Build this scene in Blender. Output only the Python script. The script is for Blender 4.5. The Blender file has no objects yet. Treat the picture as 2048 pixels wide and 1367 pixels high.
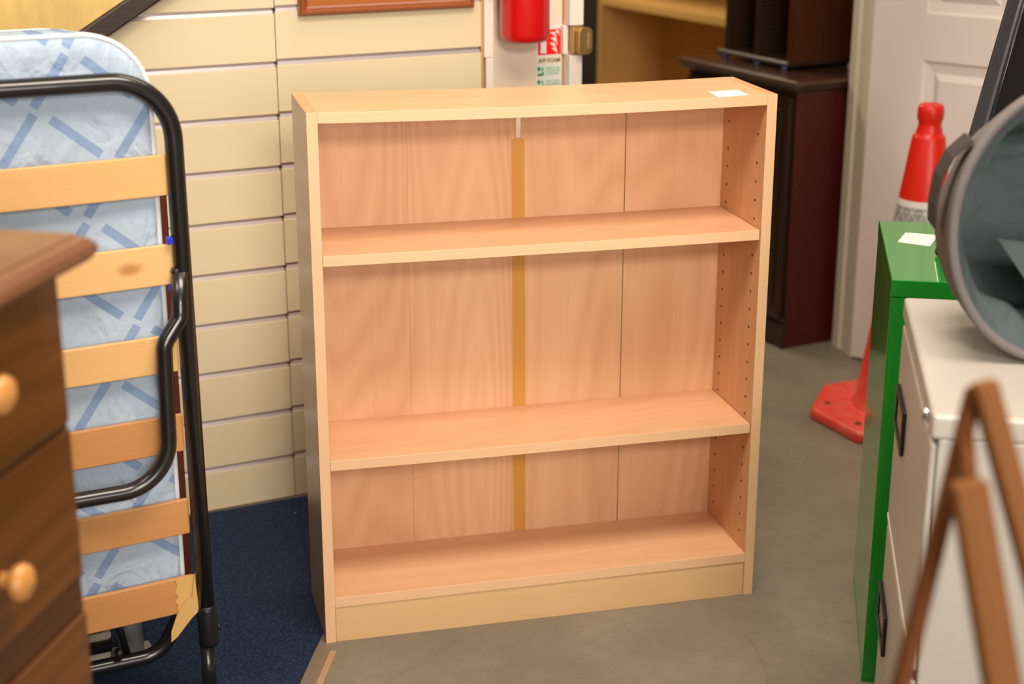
import bpy, bmesh, math, random
from mathutils import Vector, Matrix, noise
random.seed(7)
C = bpy.context.scene.collection
R = math.radians
PI = math.pi

# ---------------------------------------------------------------- camera
F_PX = 3199.0
cam_d = bpy.data.cameras.new('camera'); cam = bpy.data.objects.new('camera', cam_d); C.objects.link(cam)
yaw, pitch, roll = -0.243977, -0.311204, 0.0011024
fwd = Vector((-math.sin(yaw)*math.cos(pitch), math.cos(yaw)*math.cos(pitch), math.sin(pitch)))
rt = Vector((math.cos(yaw), math.sin(yaw), 0)); up = rt.cross(fwd)
r2 = rt*math.cos(roll)+up*math.sin(roll); u2 = -rt*math.sin(roll)+up*math.cos(roll)
m = Matrix((r2, u2, -fwd)).transposed().to_4x4(); m.translation = (-0.291353, -2.520416, 1.366714)
cam.matrix_world = m
cam_d.sensor_width = 36.0; cam_d.lens = F_PX/2048*36.0
cam_d.clip_start = 0.05; cam_d.clip_end = 60
cam_d.dof.use_dof = True; cam_d.dof.focus_distance = 2.68; cam_d.dof.aperture_fstop = 3.1
bpy.context.scene.camera = cam

# ---------------------------------------------------------------- world, lights, exposure
w = bpy.data.worlds.new('world'); bpy.context.scene.world = w; w.use_nodes = True
w.node_tree.nodes['Background'].inputs[0].default_value = (1.0, .9, .78, 1)
w.node_tree.nodes['Background'].inputs[1].default_value = .05
vs = bpy.context.scene.view_settings
vs.view_transform = 'Standard'; vs.look = 'None'; vs.gamma = 1; vs.use_curve_mapping = False
vs.exposure = 0.72

def area(name, loc, target, sx, sy, power, col):
    l = bpy.data.lights.new(name, 'AREA'); l.shape = 'RECTANGLE'; l.size = sx; l.size_y = sy
    l.energy = power; l.color = col
    o = bpy.data.objects.new(name, l); C.objects.link(o); o.location = loc
    o.rotation_euler = (Vector(target)-Vector(loc)).to_track_quat('-Z', 'Y').to_euler()
    return o
WARM = (1.0, .875, .73)
area('ceiling_panel_light_front', (.35, -1.15, 2.68), (.35, -.9, 0), 1.3, .7, 38, WARM)
wl = area('ceiling_spot_panel', (.12, -4.45, 2.68), (.42, 0.0, .95), .8, .8, 4.6, (1.0, .90, .79)); wl.data.spread = R(36)
area('front_fill_light', (.35, -4.9, 1.45), (.4, 0.0, .9), 2.4, 1.2, 26, (1.0, .93, .84)).data.spread = R(110)  # added soft frontal fill to lift the shelf shadows; no window here
area('ceiling_panel_light_middle', (.9, .2, 2.68), (.9, .3, 0), 1.2, .5, 10, WARM)
area('back_room_fill_light', (.5, 3.2, 2.66), (1.4, 2.2, .8), 1.2, .6, 40, (1.0, .84, .6))  # added fill to brighten the shelving unit beyond the doorway
area('ceiling_panel_light_left', (-1.4, -.9, 2.66), (-.5, .4, .9), 1.0, .6, 12, (1, .92, .84))

# ---------------------------------------------------------------- materials
def s2l(c):
    return tuple(((x/255)/12.92 if x/255 <= .04045 else ((x/255+.055)/1.055)**2.4) for x in c)+(1,)
def newmat(name, rgb, rough=.5, metal=0, coat=0, spec=.5):
    mt = bpy.data.materials.new(name); mt.use_nodes = True
    b = mt.node_tree.nodes['Principled BSDF']
    b.inputs['Base Color'].default_value = s2l(rgb); b.inputs['Roughness'].default_value = rough
    b.inputs['Metallic'].default_value = metal; b.inputs['Coat Weight'].default_value = coat
    b.inputs['Specular IOR Level'].default_value = spec
    return mt, mt.node_tree, b
def nd(nt, t, **kw):
    n = nt.nodes.new(t)
    for k, v in kw.items(): setattr(n, k, v)
    return n
def mixc(nt, fac, a, b, mode='MIX'):
    n = nd(nt, 'ShaderNodeMix', data_type='RGBA', blend_type=mode)
    for inp, v in ((n.inputs['Factor'], fac), (n.inputs['A'], a), (n.inputs['B'], b)):
        if isinstance(v, bpy.types.NodeSocket): nt.links.new(v, inp)
        else: inp.default_value = v
    return n.outputs['Result']
def math_(nt, op, a, b=None, c=None):
    n = nd(nt, 'ShaderNodeMath', operation=op)
    for i, v in enumerate((a, b, c)):
        if v is None: continue
        if isinstance(v, bpy.types.NodeSocket): nt.links.new(v, n.inputs[i])
        else: n.inputs[i].default_value = v
    return n.outputs[0]
def coords(nt, scale=(1, 1, 1), rot=(0, 0, 0), loc=(0, 0, 0)):
    tc = nd(nt, 'ShaderNodeTexCoord'); mp = nd(nt, 'ShaderNodeMapping')
    mp.inputs['Scale'].default_value = scale; mp.inputs['Rotation'].default_value = rot; mp.inputs['Location'].default_value = loc
    nt.links.new(tc.outputs['Object'], mp.inputs[0]); return mp.outputs[0]
def math_vec(nt, v, k):
    n = nd(nt, 'ShaderNodeVectorMath', operation='SCALE'); nt.links.new(v, n.inputs[0]); n.inputs['Scale'].default_value = k; return n.outputs[0]
def noise_(nt, vec, scale, detail=4, rough=.55, dist=0):
    n = nd(nt, 'ShaderNodeTexNoise'); nt.links.new(vec, n.inputs['Vector'])
    n.inputs['Scale'].default_value = scale; n.inputs['Detail'].default_value = detail
    n.inputs['Roughness'].default_value = rough; n.inputs['Distortion'].default_value = dist
    return n.outputs['Fac']
def ramp(nt, fac, stops):
    n = nd(nt, 'ShaderNodeValToRGB'); nt.links.new(fac, n.inputs[0])
    e = n.color_ramp.elements
    while len(e) < len(stops): e.new(.5)
    for el, (p, c) in zip(e, stops):
        el.position = p; el.color = c if len(c) == 4 else s2l(c)
    return n.outputs[0]
def bump(nt, b, h, strength=.2, dist=.002):
    n = nd(nt, 'ShaderNodeBump'); n.inputs['Strength'].default_value = strength; n.inputs['Distance'].default_value = dist
    nt.links.new(h, n.inputs['Height']); nt.links.new(n.outputs[0], b.inputs['Normal'])

def wood(name, dark, light, axis='X', fine=1.0, contrast=1.0, rough=.4, coat=0, rings=True, spec=.5, off=0.0):
    """grain runs along axis"""
    mt, nt, b = newmat(name, light, rough, 0, coat, spec)
    k = {'X': (.035, 1, 1), 'Y': (1, .035, 1), 'Z': (1, 1, .035)}[axis]
    v = coords(nt, k, loc=(off, off*.7, off*1.3))
    broad = noise_(nt, v, 9*fine, 3, .5, .15)
    strk = noise_(nt, v, 120*fine, 3, .6, .2)
    kf = {'X': (.02, 1, 1), 'Y': (1, .02, 1), 'Z': (1, 1, .02)}[axis]
    pores = noise_(nt, coords(nt, kf), 420*fine, 2, .5)
    f = math_(nt, 'ADD', math_(nt, 'MULTIPLY', broad, .75), math_(nt, 'MULTIPLY', strk, .25))
    if rings:
        kr = {'X': (.13, 1, 1), 'Y': (1, .13, 1), 'Z': (1, 1, .13)}[axis]
        rv = coords(nt, kr, loc=(off, 0, off))
        rn = noise_(nt, rv, 4.2*fine, 1, .4)
        rg = math_(nt, 'FRACT', math_(nt, 'MULTIPLY', rn, 34.0))
        rg = math_(nt, 'ABSOLUTE', math_(nt, 'SUBTRACT', rg, .5))
        f = math_(nt, 'ADD', math_(nt, 'MULTIPLY', f, .82), math_(nt, 'MULTIPLY', rg, .36))
    c = ramp(nt, f, [(.5-.22/contrast, s2l(dark)), (.5+.16/contrast, s2l(light))])
    c = mixc(nt, math_(nt, 'MULTIPLY', ramp(nt, pores, [(.56, (0, 0, 0, 1)), (.66, (1, 1, 1, 1))]), .24*contrast), c, s2l(dark), 'MIX')
    nt.links.new(c, b.inputs['Base Color'])
    return mt

M = {}
M['beech_edge'] = wood('beech_edge', (216, 172, 132), (226, 184, 144), 'X', .6, .8, .42, rings=False)
M['beech_edge_v'] = wood('beech_edge_v', (216, 172, 132), (226, 184, 144), 'Z', .6, .8, .42, rings=False)
M['beech_shelf'] = wood('beech_shelf', (216, 166, 124), (228, 181, 140), 'X', .8, .9, .36)
M['beech_kick'] = wood('beech_kick', (200, 160, 112), (216, 176, 130), 'X', .8, .9, .4, rings=False, off=2)
M['beech_back'] = wood('beech_back', (204, 153, 112), (222, 176, 136), 'Z', .8, 1.0, .45)
M['beech_side'] = wood('beech_side', (200, 149, 106), (214, 166, 122), 'Z', .8, .9, .42, off=5)
M['beech_outer'] = wood('beech_outer', (188, 152, 118), (200, 166, 132), 'Z', .8, .8, .3, off=8)
M['hole'] = newmat('drilled_hole', (70, 40, 20), .8)[0]
M['tape'] = newmat('brown_tape', (196, 140, 58), .35)[0]
M['white_gap'] = newmat('white_gap', (235, 225, 205), .6)[0]
def ticket(name):
    mt, nt, b = newmat(name, (240, 236, 232), .5)
    v = coords(nt)
    n = noise_(nt, v, 120, 3)
    c = mixc(nt, math_(nt, 'MULTIPLY', ramp(nt, n, [(.60, (0, 0, 0, 1)), (.66, (1, 1, 1, 1))]), .5), s2l((242, 236, 230)), s2l((228, 120, 120)))
    nt.links.new(c, b.inputs['Base Color']); return mt
M['ticket'] = ticket('price_ticket')
M['cream_slat'] = newmat('cream_laminate', (212, 196, 162), .5)[0]
M['groove_metal'] = newmat('groove_aluminium', (205, 195, 196), .3, .55)[0]
M['backer'] = newmat('dark_fibreboard', (120, 100, 80), .8)[0]
M['white_paint'] = newmat('white_gloss_paint', (226, 216, 206), .35)[0]
M['cream_paint'] = newmat('cream_wall_paint', (222, 205, 184), .7)[0]
M['door_white'] = newmat('door_white', (216, 204, 197), .5)[0]
M['jamb_cream'] = newmat('jamb_cream', (204, 194, 172), .5)[0]
M['room_wall'] = newmat('room_wall', (150, 138, 118), .9)[0]
M['ceiling'] = newmat('ceiling_paint', (190, 180, 165), .9)[0]
M['unlit_dark'] = newmat('unlit_dark', (40, 30, 24), .9)[0]  # near-black colour stands in for the unlit back room
M['bare_wood_and_shade'] = newmat('bare_wood_and_shade', (190, 140, 90), .7)[0]

# concrete
mt, nt, b = newmat('polished_concrete', (140, 130, 112), .5)
v = coords(nt); n1 = noise_(nt, v, 3.0, 5, .6, .4); n2 = noise_(nt, v, 35, 5, .65); n3 = noise_(nt, v, 260, 2, .6)
c = ramp(nt, n1, [(.3, (112, 103, 88)), (.7, (140, 131, 114))])
c = mixc(nt, math_(nt, 'MULTIPLY', ramp(nt, n2, [(.35, (1, 1, 1, 1)), (.6, (0, 0, 0, 1))]), .35), c, s2l((108, 100, 86)))
c = mixc(nt, math_(nt, 'MULTIPLY', ramp(nt, n3, [(.4, (1, 1, 1, 1)), (.62, (0, 0, 0, 1))]), .28), c, s2l((96, 88, 76)))
vor = nd(nt, 'ShaderNodeTexVoronoi', feature='DISTANCE_TO_EDGE'); vor.inputs['Scale'].default_value = 1.9
wv = nd(nt, 'ShaderNodeVectorMath', operation='ADD'); nn = nd(nt, 'ShaderNodeTexNoise'); nn.inputs['Scale'].default_value = 1.1
nt.links.new(v, nn.inputs['Vector']); nt.links.new(v, wv.inputs[0]); nt.links.new(math_vec(nt, nn.outputs['Color'], .35), wv.inputs[1])
nt.links.new(wv.outputs[0], vor.inputs['Vector'])
c = mixc(nt, math_(nt, 'MULTIPLY', ramp(nt, vor.outputs['Distance'], [(.0, (1, 1, 1, 1)), (.0014, (0, 0, 0, 1))]), .3), c, s2l((84, 68, 58)))
nt.links.new(c, b.inputs['Base Color']); M['concrete'] = mt
# carpet
mt, nt, b = newmat('navy_carpet', (28, 40, 66), .95, spec=.2)
v = coords(nt); n1 = noise_(nt, v, 420, 4, .8); n2 = noise_(nt, v, 9, 3); n3 = noise_(nt, v, 30, 2, .4)
c = ramp(nt, n1, [(.36, (13, 22, 40)), (.52, (30, 46, 76)), (.68, (84, 102, 130))])
c = mixc(nt, math_(nt, 'MULTIPLY', n2, .3), c, s2l((22, 32, 52)))
vo = nd(nt, 'ShaderNodeTexVoronoi'); vo.inputs['Scale'].default_value = 26; nt.links.new(v, vo.inputs['Vector'])
sp = ramp(nt, vo.outputs['Distance'], [(.05, (1, 1, 1, 1)), (.075, (0, 0, 0, 1))])
pick = ramp(nt, n3, [(.60, (0, 0, 0, 1)), (.63, (1, 1, 1, 1))])
c = mixc(nt, math_(nt, 'MULTIPLY', sp, pick), c, s2l((170, 158, 140)))
nt.links.new(c, b.inputs['Base Color']); bump(nt, b, n1, .8, .003); M['carpet'] = mt
M['trim_grey'] = wood('trim_brown', (104, 90, 74), (128, 112, 94), 'X', 1, 1, .5, rings=False)
M['trim_pine'] = newmat('trim_pine', (172, 134, 104), .6)[0]

M['black_tube'] = newmat('black_enamel', (28, 25, 24), .28, 0, .3)[0]
M['dark_metal'] = newmat('dark_steel', (34, 36, 38), .4, .5)[0]
M['bed_slat_pale'] = wood('bed_slat_pale', (212, 160, 98), (228, 180, 120), 'X', .8, .8, .5, rings=False)
M['bed_slat_tan'] = wood('bed_slat_tan', (186, 126, 70), (204, 146, 88), 'X', .8, 1, .5, rings=False, off=3)
def knotty():
    mt = wood('bed_slat_knot', (212, 160, 98), (230, 184, 124), 'X', .8, .8, .5, rings=False, off=6)
    nt = mt.node_tree; b = nt.nodes['Principled BSDF']; src = b.inputs['Base Color'].links[0].from_socket
    v = coords(nt, (1, 0, 2.0), loc=(.077, 0, -.743*2)); ln = nd(nt, 'ShaderNodeVectorMath', operation='LENGTH'); nt.links.new(v, ln.inputs[0])
    d = math_(nt, 'ADD', ln.outputs['Value'], math_(nt, 'MULTIPLY', noise_(nt, coords(nt), 60, 2), .012))
    k = ramp(nt, d, [(.016, (1, 1, 1, 1)), (.03, (0, 0, 0, 1))])
    nt.links.new(mixc(nt, math_(nt, 'MULTIPLY', k, .8), src, s2l((176, 112, 58))), b.inputs['Base Color']); return mt
M['bed_slat_knot'] = knotty()
M['tape_paper'] = newmat('masking_tape', (206, 164, 96), .7)[0]
M['blue_tie'] = newmat('blue_plastic', (30, 40, 190), .4)[0]
# mattress ticking
mt, nt, b = newmat('mattress_ticking', (186, 202, 216), .85, spec=.2)
tc = nd(nt, 'ShaderNodeTexCoord'); sx = nd(nt, 'ShaderNodeSeparateXYZ'); nt.links.new(tc.outputs['Object'], sx.inputs[0])
X, Z = sx.outputs['X'], sx.outputs['Z']
CS = .082
def cell(q): return math_(nt, 'FLOOR', math_(nt, 'DIVIDE', q, CS))
xs_ = math_(nt, 'ADD', X, math_(nt, 'MULTIPLY', cell(Z), .031))
cx_, cz_ = cell(xs_), cell(Z)
lx = math_(nt, 'SUBTRACT', math_(nt, 'SUBTRACT', xs_, math_(nt, 'MULTIPLY', cx_, CS)), CS/2)
lz = math_(nt, 'SUBTRACT', math_(nt, 'SUBTRACT', Z, math_(nt, 'MULTIPLY', cz_, CS)), CS/2)
par = math_(nt, 'FLOORED_MODULO', math_(nt, 'ADD', cx_, cz_), 2.0)
def dash(ang):
    ca, sa = math.cos(ang), math.sin(ang)
    u = math_(nt, 'ADD', math_(nt, 'MULTIPLY', lx, ca), math_(nt, 'MULTIPLY', lz, sa))
    v_ = math_(nt, 'ADD', math_(nt, 'MULTIPLY', lx, -sa), math_(nt, 'MULTIPLY', lz, ca))
    return math_(nt, 'MULTIPLY', math_(nt, 'LESS_THAN', math_(nt, 'ABSOLUTE', v_), .0068), math_(nt, 'LESS_THAN', math_(nt, 'ABSOLUTE', u), .044))
d1 = math_(nt, 'MULTIPLY', dash(R(-40)), par); d2 = math_(nt, 'MULTIPLY', dash(R(55)), math_(nt, 'SUBTRACT', 1.0, par))
dd = math_(nt, 'MAXIMUM', d1, d2)
v = coords(nt)
fib = math_(nt, 'SINE', math_(nt, 'ADD', math_(nt, 'MULTIPLY', X, 2600), math_(nt, 'MULTIPLY', Z, 900)))
mot = noise_(nt, v, 90, 3, .6)
base = mixc(nt, math_(nt, 'MULTIPLY', mot, .5), s2l((176, 192, 208)), s2l((150, 170, 194)))
dk = math_(nt, 'ADD', .62, math_(nt, 'MULTIPLY', fib, .22))
c = mixc(nt, math_(nt, 'MULTIPLY', dd, dk), base, s2l((98, 128, 178)))
nt.links.new(c, b.inputs['Base Color'])
pk = noise_(nt, coords(nt, (1, 1, .6), (0, R(35), 0)), 11, 3, .5, 1.6)
bump(nt, b, math_(nt, 'ADD', math_(nt, 'MULTIPLY', pk, 1.0), math_(nt, 'MULTIPLY', mot, .12)), .7, .022)
M['ticking'] = mt
M['piping'] = newmat('white_piping', (214, 216, 220), .7)[0]
M['red_board'] = wood('red_brown_board', (74, 26, 12), (100, 38, 18), 'Z', .6, 1, .35, rings=False)
M['pole_white'] = newmat('pale_metal', (150, 150, 152), .4, .2)[0]
M['cream_box'] = newmat('cream_card', (200, 190, 164), .7)[0]
M['chest'] = wood('stained_pine', (74, 38, 8), (112, 64, 18), 'X', .35, 1.0, .32, .25, off=1)
M['chest_rail'] = wood('stained_pine_dark', (62, 34, 12), (84, 48, 20), 'X', .5, 1.0, .4, .1, off=4)
M['chest_top'] = wood('stained_pine_top', (96, 60, 38), (128, 84, 56), 'X', .35, .9, .3, .3, off=2)
M['knob'] = wood('knob_pine', (186, 126, 62), (212, 152, 84), 'Z', .6, .7, .3, .3, rings=False)
M['mahogany'] = wood('mahogany_front', (36, 20, 14), (54, 32, 22), 'Z', .6, 1, .35, .1, rings=False)
M['mahogany_side'] = wood('mahogany_side', (62, 12, 8), (82, 20, 12), 'Z', .5, 1, .45, 0, rings=False)
M['mahogany_top'] = wood('mahogany_top', (52, 32, 24), (78, 52, 40), 'Y', .5, 1, .22, .4, rings=False)
M['rack'] = wood('rack_wood', (34, 20, 12), (54, 34, 22), 'Z', .6, 1, .4, 0, rings=False)
M['rack_side'] = wood('rack_side_wood', (44, 18, 6), (84, 40, 14), 'Z', .5, 1, .4, 0, rings=False)
M['pale_birch'] = wood('pale_birch', (190, 146, 82), (206, 164, 98), 'Z', .5, .8, .5, rings=False)
M['pale_birch_h'] = wood('pale_birch_shelf', (198, 152, 84), (214, 170, 100), 'Y', .5, .8, .45, rings=False)
M['white_rod'] = newmat('white_rod', (205, 196, 198), .35)[0]
M['feet_steel'] = newmat('rack_foot_steel', (90, 105, 150), .2, .8)[0]
M['ext_red'] = newmat('extinguisher_red', (196, 8, 14), .3, 0, .5)[0]
M['ext_black'] = newmat('extinguisher_black', (20, 20, 20), .4)[0]
M['sign_white'] = newmat('sign_white', (216, 214, 212), .4)[0]
M['sign_red'] = newmat('sign_red', (226, 22, 10), .4)[0]
M['sign_green'] = newmat('sign_green', (12, 118, 48), .4)[0]
M['sign_pale_green'] = newmat('sign_pale_green', (200, 212, 200), .4)[0]
M['sign_cream'] = newmat('sign_cream', (222, 212, 182), .4)[0]
M['ink'] = newmat('sign_ink', (48, 42, 30), .5)[0]
M['brass'] = newmat('brass', (176, 142, 88), .35, .75)[0]
M['orange_wood'] = wood('orange_wood', (150, 84, 34), (176, 104, 48), 'X', .6, .8, .35, .1)
M['orange_wood_dark'] = wood('orange_wood_dark', (120, 60, 24), (146, 78, 36), 'X', .6, .8, .35, .1, rings=False)
M['canvas_yellow'] = None
mt, nt, b = newmat('yellow_canvas', (212, 180, 108), .8)
n1 = noise_(nt, coords(nt, (3, 1, 1)), 6, 4, .6)
nt.links.new(ramp(nt, n1, [(.3, (196, 168, 104)), (.7, (226, 192, 116))]), b.inputs['Base Color']); M['canvas_yellow'] = mt
mt, nt, b = newmat('dark_frame', (44, 28, 22), .5)
n1 = noise_(nt, coords(nt, (.15, 1, 1)), 160, 4, .7)
nt.links.new(ramp(nt, n1, [(.35, (36, 22, 18)), (.66, (52, 34, 28)), (.78, (110, 90, 80))]), b.inputs['Base Color']); M['dark_frame'] = mt
# cone
mt, nt, b = newmat('cone_red', (206, 40, 22), .38)
sx = nd(nt, 'ShaderNodeSeparateXYZ'); tcc = nd(nt, 'ShaderNodeTexCoord'); nt.links.new(tcc.outputs['Object'], sx.inputs[0])
n1 = noise_(nt, coords(nt), 22, 5, .7)
low = ramp(nt, sx.outputs['Z'], [(.10, (1, 1, 1, 1)), (.22, (0, 0, 0, 1))])
f = math_(nt, 'MULTIPLY', low, ramp(nt, n1, [(.38, (.25, .25, .25, 1)), (.68, (1, 1, 1, 1))]))
nt.links.new(mixc(nt, math_(nt, 'MULTIPLY', f, .5), s2l((214, 34, 16)), s2l((214, 120, 104))), b.inputs['Base Color']); M['cone_red'] = mt
mt, nt, b = newmat('reflective_sleeve', (170, 168, 166), .3, .2)
tcc = nd(nt, 'ShaderNodeTexCoord'); sx = nd(nt, 'ShaderNodeSeparateXYZ'); nt.links.new(tcc.outputs['Object'], sx.inputs[0])
an = math_(nt, 'MULTIPLY', math_(nt, 'ARCTAN2', sx.outputs['Y'], sx.outputs['X']), .062)
lines = None
for a in (90, 30, -30):
    ca, sa = math.cos(R(a)), math.sin(R(a))
    q = math_(nt, 'ADD', math_(nt, 'MULTIPLY', an, ca), math_(nt, 'MULTIPLY', sx.outputs['Z'], sa))
    q = math_(nt, 'ABSOLUTE', math_(nt, 'SUBTRACT', math_(nt, 'FRACT', math_(nt, 'ADD', math_(nt, 'DIVIDE', q, .026), .5 if a == 90 else 0.0)), .5))
    q = math_(nt, 'LESS_THAN', q, .032)
    lines = q if lines is None else math_(nt, 'MAXIMUM', lines, q)
nt.links.new(mixc(nt, lines, s2l((158, 155, 153)), s2l((226, 224, 222))), b.inputs['Base Color']); M['sleeve'] = mt
M['sleeve_border'] = newmat('sleeve_border', (222, 216, 212), .4)[0]
M['green_metal'] = newmat('green_enamel', (0, 132, 30), .2, 0, .6)[0]
M['white_metal'] = newmat('white_enamel', (186, 180, 170), .34, 0, .1)[0]
M['cab_gap'] = newmat('cabinet_gap', (90, 80, 70), .7)[0]
M['cab_light'] = newmat('cabinet_edge', (220, 216, 200), .35)[0]
M['label_black'] = newmat('label_frame_black', (22, 20, 24), .4)[0]
M['label_card'] = newmat('label_card', (150, 130, 112), .6)[0]
M['chrome'] = newmat('chrome', (230, 230, 230), .12, 1)[0]
# grey fabric
def fabric(name, a, bcol, sc=8, bs=.5):
    mt, nt, b = newmat(name, a, .9, spec=.2)
    n1 = noise_(nt, coords(nt), 700, 2); n0 = noise_(nt, coords(nt), sc, 3)
    nt.links.new(mixc(nt, n1, s2l(a), s2l(bcol)), b.inputs['Base Color'])
    bump(nt, b, math_(nt, 'ADD', n0, math_(nt, 'MULTIPLY', n1, .1)), bs, .02); return mt
M['fabric_grey'] = fabric('grey_felt', (104, 98, 98), (122, 115, 114))
M['fabric_lining'] = fabric('blue_grey_lining', (78, 88, 92), (94, 104, 108), 16, 1.0)
M['fabric_dark'] = fabric('dark_grey_webbing', (62, 56, 54), (76, 70, 66))
M['black_vinyl'] = newmat('black_vinyl', (26, 27, 32), .28, 0, .2)[0]
M['stand_wood'] = wood('stand_wood', (98, 58, 24), (138, 88, 42), 'Z', .6, .9, .6, 0, rings=False, spec=.15)
M['stand_wood_dark'] = wood('stand_wood_dark', (84, 46, 18), (104, 60, 26), 'Z', .6, .9, .6, 0, rings=False, spec=.1)
M['yellow_pine'] = wood('yellow_pine', (196, 142, 66), (214, 162, 84), 'X', .6, .9, .4, rings=False)

# ---------------------------------------------------------------- mesh helpers
def link(name, bm, mats, parent=None, bevel=0, smooth=False, seg=2, kind=None):
    me = bpy.data.meshes.new(name)
    bmesh.ops.recalc_face_normals(bm, faces=bm.faces)
    bm.to_mesh(me); bm.free()
    for mm in (mats if isinstance(mats, (list, tuple)) else [mats]): me.materials.append(mm)
    if smooth:
        for p in me.polygons: p.use_smooth = True
    o = bpy.data.objects.new(name, me); C.objects.link(o)
    if parent: o.parent = parent
    if bevel:
        md = o.modifiers.new('bevel', 'BEVEL'); md.width = bevel; md.segments = seg; md.limit_method = 'ANGLE'; md.angle_limit = R(40)
        md.harden_normals = False
    if kind: o['kind'] = kind
    return o
def box(bm, x0, x1, y0, y1, z0, z1, mi=0, mat=None):
    vs = [bm.verts.new(p) for p in ((x0, y0, z0), (x1, y0, z0), (x1, y1, z0), (x0, y1, z0), (x0, y0, z1), (x1, y0, z1), (x1, y1, z1), (x0, y1, z1))]
    if mat is not None:
        for v in vs: v.co = mat @ v.co
    fs = []
    for q in ((3, 2, 1, 0), (4, 5, 6, 7), (0, 1, 5, 4), (1, 2, 6, 5), (2, 3, 7, 6), (3, 0, 4, 7)):
        f = bm.faces.new([vs[i] for i in q]); f.material_index = mi; fs.append(f)
    return fs
def B(name, dims, mt, parent=None, bevel=0, **k):
    bm = bmesh.new(); box(bm, *dims); return link(name, bm, mt, parent, bevel, **k)
def prism(bm, pts, a0, a1, plane='XZ', mi=0):
    """outline pts in plane, extruded along the remaining axis from a0 to a1"""
    def P(p, a):
        return {'XZ': (p[0], a, p[1]), 'XY': (p[0], p[1], a), 'YZ': (a, p[0], p[1])}[plane]
    A = [bm.verts.new(P(p, a0)) for p in pts]; Bq = [bm.verts.new(P(p, a1)) for p in pts]
    f1 = bm.faces.new(A); f2 = bm.faces.new(Bq[::-1]); f1.material_index = f2.material_index = mi
    n = len(pts)
    for i in range(n):
        f = bm.faces.new((A[i], A[(i+1) % n], Bq[(i+1) % n], Bq[i])); f.material_index = mi
def lathe(bm, prof, seg=48, mi=0, mat=None, close=False):
    rings = []
    for r, z in prof:
        ring = []
        for i in range(seg):
            a = 2*PI*i/seg; co = Vector((r*math.cos(a), r*math.sin(a), z))
            ring.append(bm.verts.new(mat @ co if mat else co))
        rings.append(ring)
    for A, Bq in zip(rings, rings[1:]):
        for i in range(seg):
            f = bm.faces.new((A[i], A[(i+1) % seg], Bq[(i+1) % seg], Bq[i])); f.material_index = mi; f.smooth = True
    for ring in (rings[0], rings[-1]):
        if (ring[0].co-ring[seg//2].co).length > 1e-5:
            f = bm.faces.new(ring); f.material_index = mi
def arc_path(pts, rad, n=10, closed=False):
    """polyline with rounded corners"""
    P = [Vector(p) for p in pts]; out = []
    N = len(P)
    for i in range(N):
        if not closed and i in (0, N-1): out.append(P[i]); continue
        a, b_, c_ = P[i-1], P[i], P[(i+1) % N]
        rr = rad[i] if isinstance(rad, (list, tuple)) else rad
        d1 = (a-b_).normalized(); d2 = (c_-b_).normalized(); ang = d1.angle(d2)
        if rr <= 0 or ang > PI-.01: out.append(b_); continue
        t = min(rr/math.tan(ang/2), (a-b_).length*.49 if 0 < i-1 or closed else (a-b_).length*.95, (c_-b_).length*.95); rr = t*math.tan(ang/2)
        cen = b_+(d1+d2).normalized()*(rr/math.sin(ang/2))
        s = b_+d1*t-cen; e = b_+d2*t-cen; tot = s.angle(e); ax = s.cross(e).normalized()
        for k in range(n+1): out.append(cen+Matrix.Rotation(tot*k/n, 3, ax) @ s)
    return out
def sweep(bm, pts, r, seg=16, closed=False, mi=0):
    P = [Vector(p) for p in pts]; n = len(P); rings = []
    t0 = (P[1]-P[0]).normalized(); nv = t0.orthogonal().normalized(); prev = t0
    for i in range(n):
        if closed: t = (P[(i+1) % n]-P[i-1]).normalized()
        else: t = (P[min(i+1, n-1)]-P[max(i-1, 0)]).normalized()
        nv = prev.rotation_difference(t) @ nv; nv = (nv-t*nv.dot(t)).normalized(); prev = t
        bn = t.cross(nv); rr = r[i] if isinstance(r, (list, tuple)) else r
        rings.append([bm.verts.new(P[i]+(nv*math.cos(2*PI*k/seg)+bn*math.sin(2*PI*k/seg))*rr) for k in range(seg)])
    rng = range(n) if closed else range(n-1)
    for i in rng:
        A, Bq = rings[i], rings[(i+1) % n]
        for k in range(seg):
            f = bm.faces.new((A[k], A[(k+1) % seg], Bq[(k+1) % seg], Bq[k])); f.smooth = True; f.material_index = mi
    if not closed:
        for q in (rings[0], rings[-1]):
            f = bm.faces.new(q); f.material_index = mi
def T(name, pts, r, mt, parent=None, closed=False, seg=16):
    bm = bmesh.new(); sweep(bm, pts, r, seg, closed); return link(name, bm, mt, parent)
def rod(name, a, b, r, mt, parent=None): return T(name, [a, b], r, mt, parent)
def thing(name, label, cat, loc=(0, 0, 0), rz=0, group=None):
    o = bpy.data.objects.new(name, None); C.objects.link(o); o.empty_display_size = .05
    o.location = loc; o.rotation_euler = (0, 0, rz); return tag(o, label, cat, group)
def tag(o, label, cat, group=None):
    o['label'] = label; o['category'] = cat
    if group: o['group'] = group
    return o
def frame_empty(name, loc, rz):
    o = bpy.data.objects.new(name, None); C.objects.link(o); o.location = loc; o.rotation_euler = (0, 0, rz); o['kind'] = 'structure'; return o
def place(o, loc, rz=0):
    o.location = loc; o.rotation_euler = (0, 0, rz); return o
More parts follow.
